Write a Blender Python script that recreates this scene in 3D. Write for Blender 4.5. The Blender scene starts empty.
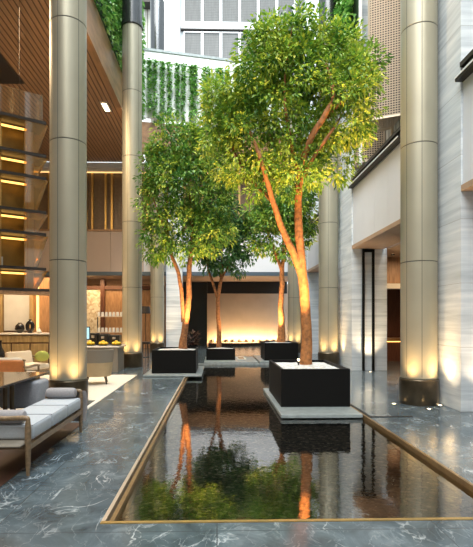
import bpy, bmesh, math, random
from math import sin, cos, pi, radians as R
from mathutils import Vector, Matrix
random.seed(7)
sc = bpy.context.scene
COL = sc.collection

# ------------------------------------------------------------------ camera
F, EYE, YAW = 450.0, 1.5, R(1.4)
CT, ST = cos(YAW), sin(YAW)
def W(px, py, d):
    """world point seen at pixel px,py from the camera at depth d (used to measure positions)"""
    u = (px - 228.0) * d / F
    return Vector((u * CT + d * ST, d * CT - u * ST, EYE - (py - 320.0) * d / F))
cd = bpy.data.cameras.new('camera')
cam = bpy.data.objects.new('camera', cd); COL.objects.link(cam)
cam.location = (0, 0, EYE); cam.rotation_euler = (R(90), 0, -YAW)
cd.sensor_width = 36; cd.lens = F / 547 * 36
cd.shift_x = 8.5 / 547; cd.shift_y = 46.5 / 547
cd.clip_end = 200
sc.camera = cam
sc.view_settings.view_transform = 'Standard'
sc.view_settings.look = 'None'
sc.view_settings.gamma = 1
sc.view_settings.use_curve_mapping = False
sc.view_settings.exposure = 0.75

# ------------------------------------------------------------------ materials
MATS = {}
def nt(name):
    m = bpy.data.materials.new(name); m.use_nodes = True
    t = m.node_tree; b = t.nodes['Principled BSDF']
    MATS[name] = m
    return m, t, b
def mat(name, col, rough=.5, metal=0., spec=.5, var=0., scale=6., bump=0., emit=None, es=0., coat=0.):
    m, t, b = nt(name)
    b.inputs['Base Color'].default_value = (*col, 1)
    b.inputs['Roughness'].default_value = rough
    b.inputs['Metallic'].default_value = metal
    b.inputs['Specular IOR Level'].default_value = spec
    b.inputs['Coat Weight'].default_value = coat
    if emit:
        b.inputs['Emission Color'].default_value = (*emit, 1); b.inputs['Emission Strength'].default_value = es
    if var or bump:
        n = t.nodes.new('ShaderNodeTexNoise'); n.inputs['Scale'].default_value = scale; n.inputs['Detail'].default_value = 5
        g = t.nodes.new('ShaderNodeNewGeometry'); t.links.new(g.outputs['Position'], n.inputs['Vector'])
        if var:
            r = t.nodes.new('ShaderNodeValToRGB')
            r.color_ramp.elements[0].position = .3; r.color_ramp.elements[1].position = .7
            r.color_ramp.elements[0].color = (*[c * (1 - var) for c in col], 1)
            r.color_ramp.elements[1].color = (*[min(1, c * (1 + var)) for c in col], 1)
            t.links.new(n.outputs['Fac'], r.inputs['Fac']); t.links.new(r.outputs['Color'], b.inputs['Base Color'])
        if bump:
            bp = t.nodes.new('ShaderNodeBump'); bp.inputs['Strength'].default_value = bump; bp.inputs['Distance'].default_value = .02
            t.links.new(n.outputs['Fac'], bp.inputs['Height']); t.links.new(bp.outputs['Normal'], b.inputs['Normal'])
    return m
def mapped(t, scale):
    g = t.nodes.new('ShaderNodeNewGeometry'); mp = t.nodes.new('ShaderNodeMapping')
    mp.inputs['Scale'].default_value = scale
    t.links.new(g.outputs['Position'], mp.inputs['Vector'])
    return mp.outputs['Vector']
def ramp(t, src, stops):
    r = t.nodes.new('ShaderNodeValToRGB'); e = r.color_ramp.elements
    while len(e) < len(stops): e.new(.5)
    for k, (p, c) in enumerate(stops): e[k].position = p; e[k].color = (*c, 1)
    t.links.new(src, r.inputs['Fac']); return r.outputs['Color']
def mixc(t, a, b, f, mode='MIX'):
    m = t.nodes.new('ShaderNodeMix'); m.data_type = 'RGBA'; m.blend_type = mode
    for sock, v in ((m.inputs['Factor'], f), (m.inputs['A'], a), (m.inputs['B'], b)):
        if isinstance(v, (int, float)): sock.default_value = v
        elif isinstance(v, tuple): sock.default_value = (*v, 1)
        else: t.links.new(v, sock)
    return m.outputs['Result']

def marble():
    m, t, b = nt('marble')
    v = mapped(t, (1, 1, 1))
    n1 = t.nodes.new('ShaderNodeTexNoise'); n1.inputs['Scale'].default_value = 2.6; n1.inputs['Detail'].default_value = 9; n1.inputs['Roughness'].default_value = .65; n1.inputs['Distortion'].default_value = .8
    t.links.new(v, n1.inputs['Vector'])
    base = ramp(t, n1.outputs['Fac'], [(.3, (.04, .055, .065)), (.55, (.09, .12, .138)), (.75, (.19, .235, .26))])
    n2 = t.nodes.new('ShaderNodeTexNoise'); n2.inputs['Scale'].default_value = 1.3; n2.inputs['Detail'].default_value = 6; n2.inputs['Distortion'].default_value = 1.4
    t.links.new(mapped(t, (1.5, .9, 1)), n2.inputs['Vector'])
    vein = ramp(t, n2.outputs['Fac'], [(.484, (0, 0, 0)), (.500, (1, 1, 1)), (.516, (0, 0, 0))])
    n3 = t.nodes.new('ShaderNodeTexNoise'); n3.inputs['Scale'].default_value = 3.1; n3.inputs['Detail'].default_value = 4
    t.links.new(v, n3.inputs['Vector'])
    patch = ramp(t, n3.outputs['Fac'], [(.48, (0, 0, 0)), (.66, (.75, .75, .75))])
    f = mixc(t, vein, patch, 1.0, 'MULTIPLY')
    n4 = t.nodes.new('ShaderNodeTexNoise'); n4.inputs['Scale'].default_value = 4.2; n4.inputs['Detail'].default_value = 5; n4.inputs['Distortion'].default_value = 1.0
    t.links.new(mapped(t, (1.2, .7, 1)), n4.inputs['Vector'])
    vein2 = ramp(t, n4.outputs['Fac'], [(.488, (0, 0, 0)), (.500, (.45, .45, .45)), (.512, (0, 0, 0))])
    f = mixc(t, f, mixc(t, vein2, patch, .7, 'MULTIPLY'), 1.0, 'ADD')
    col = mixc(t, base, (.55, .60, .62), f)
    br = t.nodes.new('ShaderNodeTexBrick'); br.inputs['Scale'].default_value = 1
    br.inputs['Mortar Size'].default_value = .004; br.inputs['Brick Width'].default_value = 1.6; br.inputs['Row Height'].default_value = .8
    br.offset = 0
    t.links.new(v, br.inputs['Vector'])
    col2 = mixc(t, col, (.05, .06, .07), br.outputs['Fac'])
    t.links.new(col2, b.inputs['Base Color'])
    b.inputs['Roughness'].default_value = .16; b.inputs['Specular IOR Level'].default_value = .6
    return m
def stone(name, c0, c1, c2):
    m, t, b = nt(name)
    n = t.nodes.new('ShaderNodeTexNoise'); n.inputs['Scale'].default_value = 1.0; n.inputs['Detail'].default_value = 7; n.inputs['Roughness'].default_value = .6; n.inputs['Distortion'].default_value = .5
    t.links.new(mapped(t, (.5, .5, 7)), n.inputs['Vector'])
    c = ramp(t, n.outputs['Fac'], [(.32, c0), (.52, c1), (.7, c2)])
    br = t.nodes.new('ShaderNodeTexWave'); br.wave_profile = 'SAW'; br.bands_direction = 'Z'; br.inputs['Scale'].default_value = .314 / 1.05; br.inputs['Distortion'].default_value = 0
    t.links.new(mapped(t, (1, 1, 1)), br.inputs['Vector'])
    j = ramp(t, br.outputs['Fac'], [(0.0, (1, 1, 1)), (.012, (0, 0, 0))])
    c = mixc(t, c, (.30, .32, .33), j)
    t.links.new(c, b.inputs['Base Color']); b.inputs['Roughness'].default_value = .35
    return m
def slats(name, axis, pitch, light, dark, rough=.45):
    m, t, b = nt(name)
    w = t.nodes.new('ShaderNodeTexWave'); w.wave_profile = 'SAW'; w.bands_direction = axis
    w.inputs['Scale'].default_value = .314 / pitch; w.inputs['Distortion'].default_value = 0
    t.links.new(mapped(t, (1, 1, 1)), w.inputs['Vector'])
    gap = ramp(t, w.outputs['Fac'], [(.0, (1, 1, 1)), (.2, (1, 1, 1)), (.26, (0, 0, 0)), (.94, (0, 0, 0)), (1, (1, 1, 1))])
    n = t.nodes.new('ShaderNodeTexNoise'); n.inputs['Scale'].default_value = 2; n.inputs['Detail'].default_value = 4
    t.links.new(mapped(t, (6, .5, 6)) if axis == 'X' else mapped(t, (6, 6, .5)), n.inputs['Vector'])
    c = ramp(t, n.outputs['Fac'], [(.3, tuple(k * .8 for k in light)), (.7, tuple(k * 1.15 for k in light))])
    c = mixc(t, c, dark, gap)
    t.links.new(c, b.inputs['Base Color']); b.inputs['Roughness'].default_value = rough
    bp = t.nodes.new('ShaderNodeBump'); bp.inputs['Strength'].default_value = .5; bp.inputs['Distance'].default_value = .03; bp.invert = True
    t.links.new(gap, bp.inputs['Height']); t.links.new(bp.outputs['Normal'], b.inputs['Normal'])
    return m
def woodm(name, col, scale=(8, 8, 1), rough=.4):
    m, t, b = nt(name)
    n = t.nodes.new('ShaderNodeTexNoise'); n.inputs['Scale'].default_value = 3; n.inputs['Detail'].default_value = 6
    t.links.new(mapped(t, scale), n.inputs['Vector'])
    c = ramp(t, n.outputs['Fac'], [(.3, tuple(k * .7 for k in col)), (.7, tuple(k * 1.25 for k in col))])
    t.links.new(c, b.inputs['Base Color']); b.inputs['Roughness'].default_value = rough
    return m
def leafm(name, c0, c1, c2):
    m, t, b = nt(name)
    a = t.nodes.new('ShaderNodeAttribute'); a.attribute_name = 'tint'
    c = ramp(t, a.outputs['Fac'], [(0, c0), (.5, c1), (1, c2)])
    t.links.new(c, b.inputs['Base Color']); b.inputs['Roughness'].default_value = .42
    tr = t.nodes.new('ShaderNodeBsdfTranslucent'); t.links.new(c, tr.inputs['Color'])
    mx = t.nodes.new('ShaderNodeMixShader'); mx.inputs['Fac'].default_value = .28
    t.links.new(b.outputs['BSDF'], mx.inputs[1]); t.links.new(tr.outputs['BSDF'], mx.inputs[2])
    t.links.new(mx.outputs['Shader'], t.nodes['Material Output'].inputs['Surface'])
    return m
def waterm():
    m, t, b = nt('water')
    t.nodes.remove(b)
    n = t.nodes.new('ShaderNodeTexNoise'); n.inputs['Scale'].default_value = 9; n.inputs['Detail'].default_value = 3
    t.links.new(mapped(t, (1, 1, 1)), n.inputs['Vector'])
    bp = t.nodes.new('ShaderNodeBump'); bp.inputs['Strength'].default_value = .06; bp.inputs['Distance'].default_value = .02
    t.links.new(n.outputs['Fac'], bp.inputs['Height'])
    fr = t.nodes.new('ShaderNodeFresnel'); fr.inputs['IOR'].default_value = 4.2
    gl = t.nodes.new('ShaderNodeBsdfGlossy'); gl.inputs['Roughness'].default_value = .03; gl.inputs['Color'].default_value = (.95, .95, .95, 1)
    t.links.new(bp.outputs['Normal'], gl.inputs['Normal'])
    tr = t.nodes.new('ShaderNodeBsdfTransparent'); tr.inputs['Color'].default_value = (.72, .74, .70, 1)
    mx = t.nodes.new('ShaderNodeMixShader')
    t.links.new(fr.outputs['Fac'], mx.inputs['Fac']); t.links.new(tr.outputs['BSDF'], mx.inputs[1]); t.links.new(gl.outputs['BSDF'], mx.inputs[2])
    t.links.new(mx.outputs['Shader'], t.nodes['Material Output'].inputs['Surface'])
    return m
def pebblem(name, stops, scale, bump=.8):
    m, t, b = nt(name)
    v = t.nodes.new('ShaderNodeTexVoronoi'); v.inputs['Scale'].default_value = scale
    t.links.new(mapped(t, (1, 1, 1)), v.inputs['Vector'])
    sep = t.nodes.new('ShaderNodeSeparateColor'); t.links.new(v.outputs['Color'], sep.inputs['Color'])
    c = ramp(t, sep.outputs['Red'], stops)
    t.links.new(c, b.inputs['Base Color']); b.inputs['Roughness'].default_value = .6
    bp = t.nodes.new('ShaderNodeBump'); bp.inputs['Strength'].default_value = bump; bp.inputs['Distance'].default_value = .03; bp.invert = True
    t.links.new(v.outputs['Distance'], bp.inputs['Height']); t.links.new(bp.outputs['Normal'], b.inputs['Normal'])
    return m
def glassm(name, col, alpha=.25, rough=.05):
    m, t, b = nt(name)
    t.nodes.remove(b)
    fr = t.nodes.new('ShaderNodeFresnel'); fr.inputs['IOR'].default_value = 1.5
    df = t.nodes.new('ShaderNodeBsdfGlossy'); df.inputs['Color'].default_value = (1, 1, 1, 1); df.inputs['Roughness'].default_value = rough
    tr = t.nodes.new('ShaderNodeBsdfTransparent'); tr.inputs['Color'].default_value = (*col, 1)
    d2 = t.nodes.new('ShaderNodeBsdfDiffuse'); d2.inputs['Color'].default_value = (col[0]*.75, col[1]*.62, col[2]*.4, 1)
    m0 = t.nodes.new('ShaderNodeMixShader'); m0.inputs['Fac'].default_value = alpha
    t.links.new(tr.outputs['BSDF'], m0.inputs[1]); t.links.new(d2.outputs['BSDF'], m0.inputs[2])
    mx = t.nodes.new('ShaderNodeMixShader')
    t.links.new(fr.outputs['Fac'], mx.inputs['Fac']); t.links.new(m0.outputs['Shader'], mx.inputs[1]); t.links.new(df.outputs['BSDF'], mx.inputs[2])
    t.links.new(mx.outputs['Shader'], t.nodes['Material Output'].inputs['Surface'])
    return m

M_marble = marble()
M_stone = stone('stone', (.49, .55, .60), (.66, .72, .77), (.81, .85, .88))
M_slat = slats('slatted_wood', 'X', .145, (.42, .235, .125), (.13, .065, .032))
M_fasciawood = woodm('fascia_wood', (.33, .18, .09), (2, .5, 2))
M_column = mat('column_metal', (.365, .345, .265), .44, .42, var=.05, scale=1.5)
M_seam = mat('seam', (.10, .10, .085), .6)
M_bronze = mat('bronze', (.11, .085, .055), .3, .75, var=.25, scale=5)
M_darkcollar = mat('dark_collar', (.09, .095, .10), .25, .8)
M_black = mat('black_metal', (.006, .006, .006), .5, .0, spec=.12)
M_plinth = mat('plinth_stone', (.24, .28, .29), .3, var=.2, scale=9)
M_brass = mat('brass', (.62, .42, .16), .32, .85, var=.12, scale=12)
M_brassdk = mat('dark_brass', (.30, .20, .095), .38, .7, var=.15, scale=12)
M_brasspale = mat('pale_brass', (.62, .52, .40), .35, .6)
M_water = waterm()
M_bed = pebblem('pebble_bed', [(0, (.03, .024, .018)), (.5, (.10, .075, .055)), (.85, (.19, .14, .10)), (1, (.42, .34, .25))], 26)
M_peb = pebblem('white_pebbles', [(0, (.42, .44, .44)), (1, (.75, .77, .78))], 22)
M_bark = mat('bark', (.30, .12, .036), .75, var=.45, scale=14, bump=.5)
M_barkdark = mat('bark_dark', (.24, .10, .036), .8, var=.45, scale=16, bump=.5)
M_leaf = leafm('leaf_bright', (.05, .16, .022), (.24, .40, .045), (.68, .68, .08))
M_leaf2 = leafm('leaf_mid', (.04, .15, .03), (.17, .34, .05), (.50, .56, .07))
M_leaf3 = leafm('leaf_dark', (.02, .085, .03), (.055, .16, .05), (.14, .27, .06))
M_ivy = leafm('leaf_ivy', (.05, .20, .04), (.16, .40, .07), (.46, .66, .18))
M_plum = leafm('leaf_plum', (.03, .012, .012), (.08, .03, .025), (.15, .10, .05))
M_fascia = mat('fascia_panel', (.66, .69, .74), .5, var=.04, scale=.8)
M_fascia_warmlit = mat('fascia_warm_lit', (.52, .41, .34), .5, var=.04, scale=.8)  # same panels as the centre fascia, warmer light tinted into the colour
M_soffit = mat('soffit', (.42, .29, .20), .5, var=.06)
M_steelblue = mat('steel_blue_trim', (.10, .14, .18), .4, .4)
M_white = mat('white_paint', (.80, .83, .85), .5)
M_facade = mat('facade_panel', (.50, .54, .56), .5, var=.03, scale=.5)
M_winglass = slats('blind_glass', 'Z', .11, (.115, .122, .122), (.095, .10, .10), .5)
M_louver = slats('louver_metal', 'X', .22, (.42, .42, .37), (.13, .12, .10), .5)
M_meshm = mat('mesh_metal', (.50, .40, .29), .5, .2)
M_darkpanel = mat('dark_panel', (.010, .016, .018), .35)
M_dark = mat('dark_metal', (.022, .020, .018), .4, .3)
M_backwall = mat('recess_panel', (.46, .38, .30), .55, var=.08, scale=1.2)
M_brownglass = slats('brown_panel', 'X', .06, (.22, .14, .075), (.13, .08, .04), .35)
M_gold = mat('gold_metal', (.55, .36, .12), .35, .7)
M_golddk = mat('gold_back', (.30, .19, .045), .45, .3, var=.3, scale=3)
M_shelf = mat('shelf_dark', (.035, .028, .024), .35, .2)
M_led = mat('led_warm', (1, .7, .3), .5, emit=(1, .52, .12), es=1.7)
M_leds = mat('led_soft', (1, .7, .3), .5, emit=(1, .60, .22), es=.9)
M_lampw = mat('lamp_warm', (1, .85, .6), .5, emit=(1, .80, .5), es=7)
M_amber = glassm('amber_glass', (.92, .70, .36), .22)
M_clear = glassm('clear_glass', (.92, .86, .76), .06)
M_wood = woodm('warm_wood', (.36, .20, .10))
M_oak = woodm('honey_oak', (.40, .27, .115), (5, 5, .6))
M_redwood = woodm('red_wood', (.11, .04, .022))
M_benchwood = woodm('bench_wood', (.22, .15, .085), (12, 3, 12), .35)
M_rug = mat('cream_rug', (.72, .64, .52), .9, var=.06, scale=40, bump=.2)
M_rugdark = mat('brown_rug', (.040, .017, .010), .5, var=.4, scale=3)
M_cush = mat('pale_grey_fabric', (.40, .44, .48), .85, var=.06, scale=60, bump=.15)
M_bols = mat('grey_pillow_fabric', (.30, .29, .30), .8, var=.08, scale=50)
M_greyf = mat('slate_fabric', (.30, .32, .36), .85, var=.1, scale=40)
M_orange = mat('tan_leather', (.50, .17, .045), .45, var=.12, scale=9)
M_cream = mat('cream_fabric', (.70, .60, .46), .85)
M_taupe = mat('taupe_fabric', (.24, .21, .17), .8)
M_tanback = mat('tan_shell', (.45, .34, .20), .6, var=.08)
M_lime = mat('lime_fabric', (.42, .45, .10), .85)
M_tabletop = mat('dark_gloss_top', (.045, .038, .036), .10, spec=.8)
M_marblewhite = mat('pale_marble', (.66, .62, .56), .25, var=.08)
M_ceramic = mat('black_ceramic', (.012, .010, .010), .2)
M_mosaic = pebblem('mosaic_stone', [(0, (.50, .38, .24)), (.5, (.70, .60, .44)), (1, (.82, .74, .60))], 9, .4)
M_tile = mat('white_tile', (.62, .62, .60), .4, var=.05, scale=4)
M_fruit = mat('yellow_fruit', (.72, .46, .03), .45)
M_screen = mat('screen', (.1, .2, .25), .3, emit=(.45, .75, .85), es=.7)
M_greenglass = mat('green_glass', (.03, .06, .03), .12)
M_grout = mat('dark_slot', (.012, .013, .014), .5)
M_paper = mat('white_card', (.72, .70, .64), .7)
M_wallbeige = mat('beige_wall', (.42, .34, .26), .7)

# ------------------------------------------------------------------ mesh building
class MB:
    def __init__(s): s.v = []; s.f = []; s.tint = None
    def add(s, vs, fs):
        o = len(s.v); s.v += [tuple(p) for p in vs]; s.f += [tuple(i + o for i in f) for f in fs]; return s
    def box(s, x0, x1, y0, y1, z0, z1):
        return s.add([(x0,y0,z0),(x1,y0,z0),(x1,y1,z0),(x0,y1,z0),(x0,y0,z1),(x1,y0,z1),(x1,y1,z1),(x0,y1,z1)],
                     [(0,3,2,1),(4,5,6,7),(0,1,5,4),(1,2,6,5),(2,3,7,6),(3,0,4,7)])
    def rbox(s, x0, x1, y0, y1, z0, z1, r=.03, seg=3, mtx=None):
        bm = bmesh.new(); bmesh.ops.create_cube(bm, size=1)
        for v in bm.verts:
            v.co = Vector(((x0+x1)/2 + v.co.x*(x1-x0), (y0+y1)/2 + v.co.y*(y1-y0), (z0+z1)/2 + v.co.z*(z1-z0)))
        bmesh.ops.bevel(bm, geom=bm.edges[:] , offset=r, segments=seg, profile=.5, affect='EDGES')
        if mtx: bmesh.ops.transform(bm, matrix=mtx, verts=bm.verts)
        bm.verts.index_update()
        s.add([v.co[:] for v in bm.verts], [[v.index for v in f.verts] for f in bm.faces]); bm.free(); return s
    def prism(s, pts, z0, z1):
        n = len(pts)
        return s.add([(x,y,z0) for x,y in pts]+[(x,y,z1) for x,y in pts],
                     [tuple(range(n))[::-1], tuple(range(n,2*n))]+[(i,(i+1)%n,n+(i+1)%n,n+i) for i in range(n)])
    def tube(s, pts, rad, n=8, cap=True, sq=None):
        pts = [Vector(p) for p in pts]
        if not isinstance(rad, (list, tuple)): rad = [rad]*len(pts)
        vs = []; up = Vector((0.31, .17, .93)).normalized()
        for i, p in enumerate(pts):
            d = (pts[min(i+1,len(pts)-1)] - pts[max(i-1,0)]).normalized()
            a = d.cross(up)
            if a.length < .05: a = d.cross(Vector((1,0,0)))
            a.normalize(); b = d.cross(a)
            for k in range(n):
                t = 2*pi*k/n
                vs.append(p + (a*cos(t) + b*sin(t))*rad[i])
        fs = [(i*n+k, i*n+(k+1)%n, (i+1)*n+(k+1)%n, (i+1)*n+k) for i in range(len(pts)-1) for k in range(n)]
        if cap: fs += [tuple(range(n))[::-1], tuple(range((len(pts)-1)*n, len(pts)*n))]
        return s.add(vs, fs)
    def lathe(s, prof, c, n=40, cap=True):
        vs = [(c[0]+r*cos(2*pi*k/n), c[1]+r*sin(2*pi*k/n), c[2]+z) for r, z in prof for k in range(n)]
        fs = [(i*n+k, i*n+(k+1)%n, (i+1)*n+(k+1)%n, (i+1)*n+k) for i in range(len(prof)-1) for k in range(n)]
        if cap: fs += [tuple(range(n))[::-1], tuple(range((len(prof)-1)*n, len(prof)*n))]
        return s.add(vs, fs)
    def ball(s, c, rx, ry=None, rz=None, n=14, m=9):
        ry = ry or rx; rz = rz or rx
        prof = [(sin(pi*(i+.02)/(m+.04)), -cos(pi*(i+.02)/(m+.04))) for i in range(m+1)]
        vs = [(c[0]+r*rx*cos(2*pi*k/n), c[1]+r*ry*sin(2*pi*k/n), c[2]+z*rz) for r, z in prof for k in range(n)]
        fs = [(i*n+k, i*n+(k+1)%n, (i+1)*n+(k+1)%n, (i+1)*n+k) for i in range(m) for k in range(n)]
        fs += [tuple(range(n))[::-1], tuple(range(m*n, (m+1)*n))]
        return s.add(vs, fs)
    def bar(s, p0, p1, w, h, up=(0,0,1)):
        p0, p1 = Vector(p0), Vector(p1); d = (p1-p0).normalized(); u = Vector(up)
        a = d.cross(u).normalized()*w/2; b = a.cross(d).normalized()*h/2
        vs = [p+q for p in (p0,p1) for q in (-a-b, a-b, a+b, -a+b)]
        return s.add(vs, [(0,1,2,3),(7,6,5,4),(0,4,5,1),(1,5,6,2),(2,6,7,3),(3,7,4,0)])
    def xform(s, mtx):
        s.v = [tuple(mtx @ Vector(p)) for p in s.v]; return s
OFF = {}
def obj(name, mb, m, parent=None, smooth=False, label=None, kind=None, tint=None, auto=None):
    off = OFF.get(parent.name, Vector((0,0,0))) if parent else Vector((0,0,0))
    me = bpy.data.meshes.new(name)
    me.from_pydata([(p[0]-off.x, p[1]-off.y, p[2]-off.z) for p in mb.v], [], mb.f)
    me.materials.append(m)
    if smooth:
        me.polygons.foreach_set('use_smooth', [True]*len(me.polygons))
        me.set_sharp_from_angle(angle=R(smooth if smooth is not True else 40))
    if tint is not None:
        a = me.attributes.new('tint', 'FLOAT', 'FACE'); a.data.foreach_set('value', tint)
    if tint is None:
        bm = bmesh.new(); bm.from_mesh(me); bmesh.ops.recalc_face_normals(bm, faces=bm.faces); bm.to_mesh(me); bm.free()
    me.update()
    o = bpy.data.objects.new(name, me); COL.objects.link(o)
    if parent: o.parent = parent; OFF[o.name] = off
    if label: o['label'] = label
    if kind: o['kind'] = kind
    return o
def thing(name, label, cat, loc=(0,0,0), group=None):
    o = bpy.data.objects.new(name, None); COL.objects.link(o); o.location = loc; o.empty_display_size = .1
    o['label'] = label; o['category'] = cat
    if group: o['group'] = group
    OFF[o.name] = Vector(loc); return o
def tag(o, label, cat, group=None):
    o['label'] = label; o['category'] = cat
    if group: o['group'] = group
    return o
def struct(name, mb, m, parent=None, smooth=False):
    o = obj(name, mb, m, parent, smooth)
    if not parent: o['kind'] = 'structure'
    return o
def copy_tree(o, parent=None):
    c = o.copy(); COL.objects.link(c)
    if parent: c.parent = parent
    OFF[c.name] = OFF.get(o.name, Vector((0,0,0)))
    for ch in list(o.children): copy_tree(ch, c)
    return c
def lamp(kind, loc, power, col, target=None, size=.1, spot=60, blend=.6, sy=None):
    l = bpy.data.lights.new('light', kind); l.energy = power; l.color = col
    o = bpy.data.objects.new('light', l); COL.objects.link(o); o.location = loc
    if kind == 'AREA':
        l.size = size
        if sy: l.shape = 'RECTANGLE'; l.size_y = sy
    else: l.shadow_soft_size = size
    if kind == 'SPOT': l.spot_size = R(spot); l.spot_blend = blend
    if target is not None:
        o.rotation_euler = (Vector(target)-Vector(loc)).to_track_quat('-Z', 'Y').to_euler()
    return o
WARM = (1, .60, .24)

# ------------------------------------------------------------------ foliage
def leaf_mesh(mb, tints, p, d, up, L, wd, tint):
    """a folded pointed leaf: four triangles' worth of two quads"""
    d = d.normalized(); s = d.cross(up)
    if s.length < .05: s = d.cross(Vector((1,.2,.1)))
    s.normalize(); n = s.cross(d)
    a = p; b = p + d*L*.45 + s*wd*.5 + n*wd*.18; c = p + d*L - n*L*.10; e = p + d*L*.45 - s*wd*.5 + n*wd*.18
    m = p + d*L*.5
    o = len(mb.v); mb.v += [tuple(a), tuple(b), tuple(c), tuple(e), tuple(m)]
    mb.f += [(o, o+4, o+1), (o+4, o+2, o+1), (o, o+3, o+4), (o+4, o+3, o+2)]
    tints += [tint]*4
def rvec():
    while True:
        v = Vector((random.uniform(-1,1), random.uniform(-1,1), random.uniform(-1,1)))
        if .05 < v.length < 1: return v
def crown(blobs, d0, nclu, nleaf, L, rclu, flat=.9):
    """leaf clusters on rounded boughs; blobs are (px, py, radius px, depth offset m)"""
    mb = MB(); tints = []
    k = d0/F
    wts = [b[2]**2 for b in blobs]
    for _ in range(nclu):
        b = random.choices(blobs, wts)[0]
        c = W(b[0], b[1], d0) + Vector((0, b[3], 0))
        v = rvec(); v = v.normalized()*(v.length**.45)
        cc = c + Vector((v.x, v.y*flat, v.z))*b[2]*k
        ct = random.gauss(.42, .24)
        for _ in range(nleaf):
            q = rvec(); p = cc + q*rclu
            dr = (q.normalized() + Vector((0,0,-.35)) + rvec()*.7 + v*.4)
            leaf_mesh(mb, tints, p, dr, Vector((0,0,1))+rvec()*.6, L*random.uniform(.7,1.25), L*.42, min(1,max(0,ct+random.gauss(0,.16))))
    return mb, tints
def spline(pts, rad, per=4):
    """smooth a polyline (Catmull-Rom)"""
    P = [Vector(p) for p in pts]; out = []; ro = []
    for i in range(len(P)-1):
        p0, p1, p2, p3 = P[max(i-1,0)], P[i], P[i+1], P[min(i+2,len(P)-1)]
        for j in range(per):
            t = j/per
            out.append(.5*((2*p1)+(p2-p0)*t+(2*p0-5*p1+4*p2-p3)*t*t+(3*p1-p0-3*p2+p3)*t**3))
            ro.append(rad[i]*(1-t)+rad[i+1]*t)
    out.append(P[-1]); ro.append(rad[-1]); return out, ro
def tree(name, label, d0, stems, blobs, nclu, nleaf, L, rclu, leaf, bark):
    base = W(*stems[0][0][:2], d0)
    t = thing(name, label, 'tree', base)
    tm = MB(); bmz = MB()
    for i, st in enumerate(stems):
        pts = [W(p[0], p[1], d0) + Vector((0, p[3] if len(p) > 3 else 0, 0)) for p in st]
        rad = [p[2]*d0/F for p in st]
        if i == 0:
            rad[0] *= 1.15
        P, Rr = spline(pts, rad)
        for q in range(1, len(P)-1): P[q] = P[q] + rvec()*Rr[q]*.14
        (tm if i == 0 else bmz).tube(P, Rr, 12 if i < 2 else 8)
    obj('trunk', tm, bark, t, 60)
    obj('branches', bmz, bark, t, 60)
    mb, ti = crown(blobs, d0, nclu, nleaf, L, rclu)
    obj('foliage', mb, leaf, t, tint=ti)
    return t

# ------------------------------------------------------------------ floor and pool
PX0, PX1, PY0, PY1 = -.86, 2.34, 3.33, 15.5
fl = MB()
fl.box(-10, PX0, -6, 30, -.4, 0); fl.box(PX1, 10, -6, 30, -.4, 0)
fl.box(PX0, PX1, -6, PY0, -.4, 0); fl.box(PX0, PX1, PY1, 30, -.4, 0)
struct('floor', fl, M_marble)
pool = thing('reflecting_pool', 'long shallow reflecting pool of dark still water over pebbles with brass rim', 'pool', ((PX0+PX1)/2, 9, -.3))
obj('pebble_bed', MB().box(PX0+.005, PX1-.005, PY0+.005, PY1-.005, -.3, -.16), M_bed, pool, kind='stuff')
obj('water', MB().add([(PX0+.005,PY0+.005,-.05),(PX1-.005,PY0+.005,-.05),(PX1-.005,PY1-.005,-.05),(PX0+.005,PY1-.005,-.05)], [(0,1,2,3)]), M_water, pool)
obj('rim', MB().box(PX0, PX1, PY0, PY0+.035, -.16, .006), M_brass, pool)
rl = MB().box(PX0, PX0+.03, PY0+.036, PY1-.03, -.16, .006)
obj('rim', rl, M_brasspale, pool)
obj('inner_rail', MB().box(PX0+.05, PX0+.085, PY0+.05, PY1-.03, -.16, -.012), M_brassdk, pool)
obj('rim', MB().box(PX1-.04, PX1-.006, PY0+.036, PY1-.03, -.16, .006), M_brassdk, pool)
obj('rim', MB().box(PX0+.09, PX1-.055, PY1-.06, PY1-.006, -.16, .012), M_plinth, pool, label='pale grey stone far edge')

# plinth slabs, planters, trees
def plinth(label, x0, x1, y0, y1, z0=.001, z1=.045):
    return tag(obj('stone_plinth', MB().rbox(x0, x1, y0, y1, z0, z1, .006, 1), M_plinth), label, 'plinth', 'grey stone slabs under the planters')
def planter(label, x0, x1, y0, y1, z0, z1, lampat=None):
    t = thing('planter', label, 'planter', ((x0+x1)/2, (y0+y1)/2, z0), 'black square tree planters')
    w = .045; b = MB()
    pts = [(x0,y0),(x1,y0),(x1,y1),(x0,y1)]; ins = [(x0+w,y0+w),(x1-w,y0+w),(x1-w,y1-w),(x0+w,y1-w)]
    vs = [(x,y,z0) for x,y in pts]+[(x,y,z1) for x,y in pts]+[(x,y,z1) for x,y in ins]+[(x,y,z0+.05) for x,y in ins]
    fs = [(3,2,1,0)]
    for i in range(4):
        j = (i+1)%4
        fs += [(i,j,4+j,4+i),(4+i,4+j,8+j,8+i),(8+i,8+j,12+j,12+i)]
    fs.append((12,13,14,15)); b.add(vs, fs)
    obj('box', b, M_black, t)
    g = MB(); n = 14
    zz = lambda u, v: z1-.05+.05*sin(pi*u)*sin(pi*v)+random.uniform(-.004,.004)
    vs = [(x0+w+.002+(x1-x0-2*w-.004)*i/n, y0+w+.002+(y1-y0-2*w-.004)*j/n, zz(i/n, j/n)) for j in range(n+1) for i in range(n+1)]
    g.add(vs, [(j*(n+1)+i, j*(n+1)+i+1, (j+1)*(n+1)+i+1, (j+1)*(n+1)+i) for j in range(n) for i in range(n)])
    obj('pebble_fill', g, M_peb, t, 60, kind='stuff', label='white pebble top dressing')
    return t
plinth('grey stone slab in the pool under the nearest planter, beside the right pool edge', 1.0, PX1-.055, 7.0, 9.75, -.035, .02)
planter('large black planter holding the tallest tree, nearest planter in the pool', 1.09, 2.27, 7.62, 9.4, .021, .665)
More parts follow.
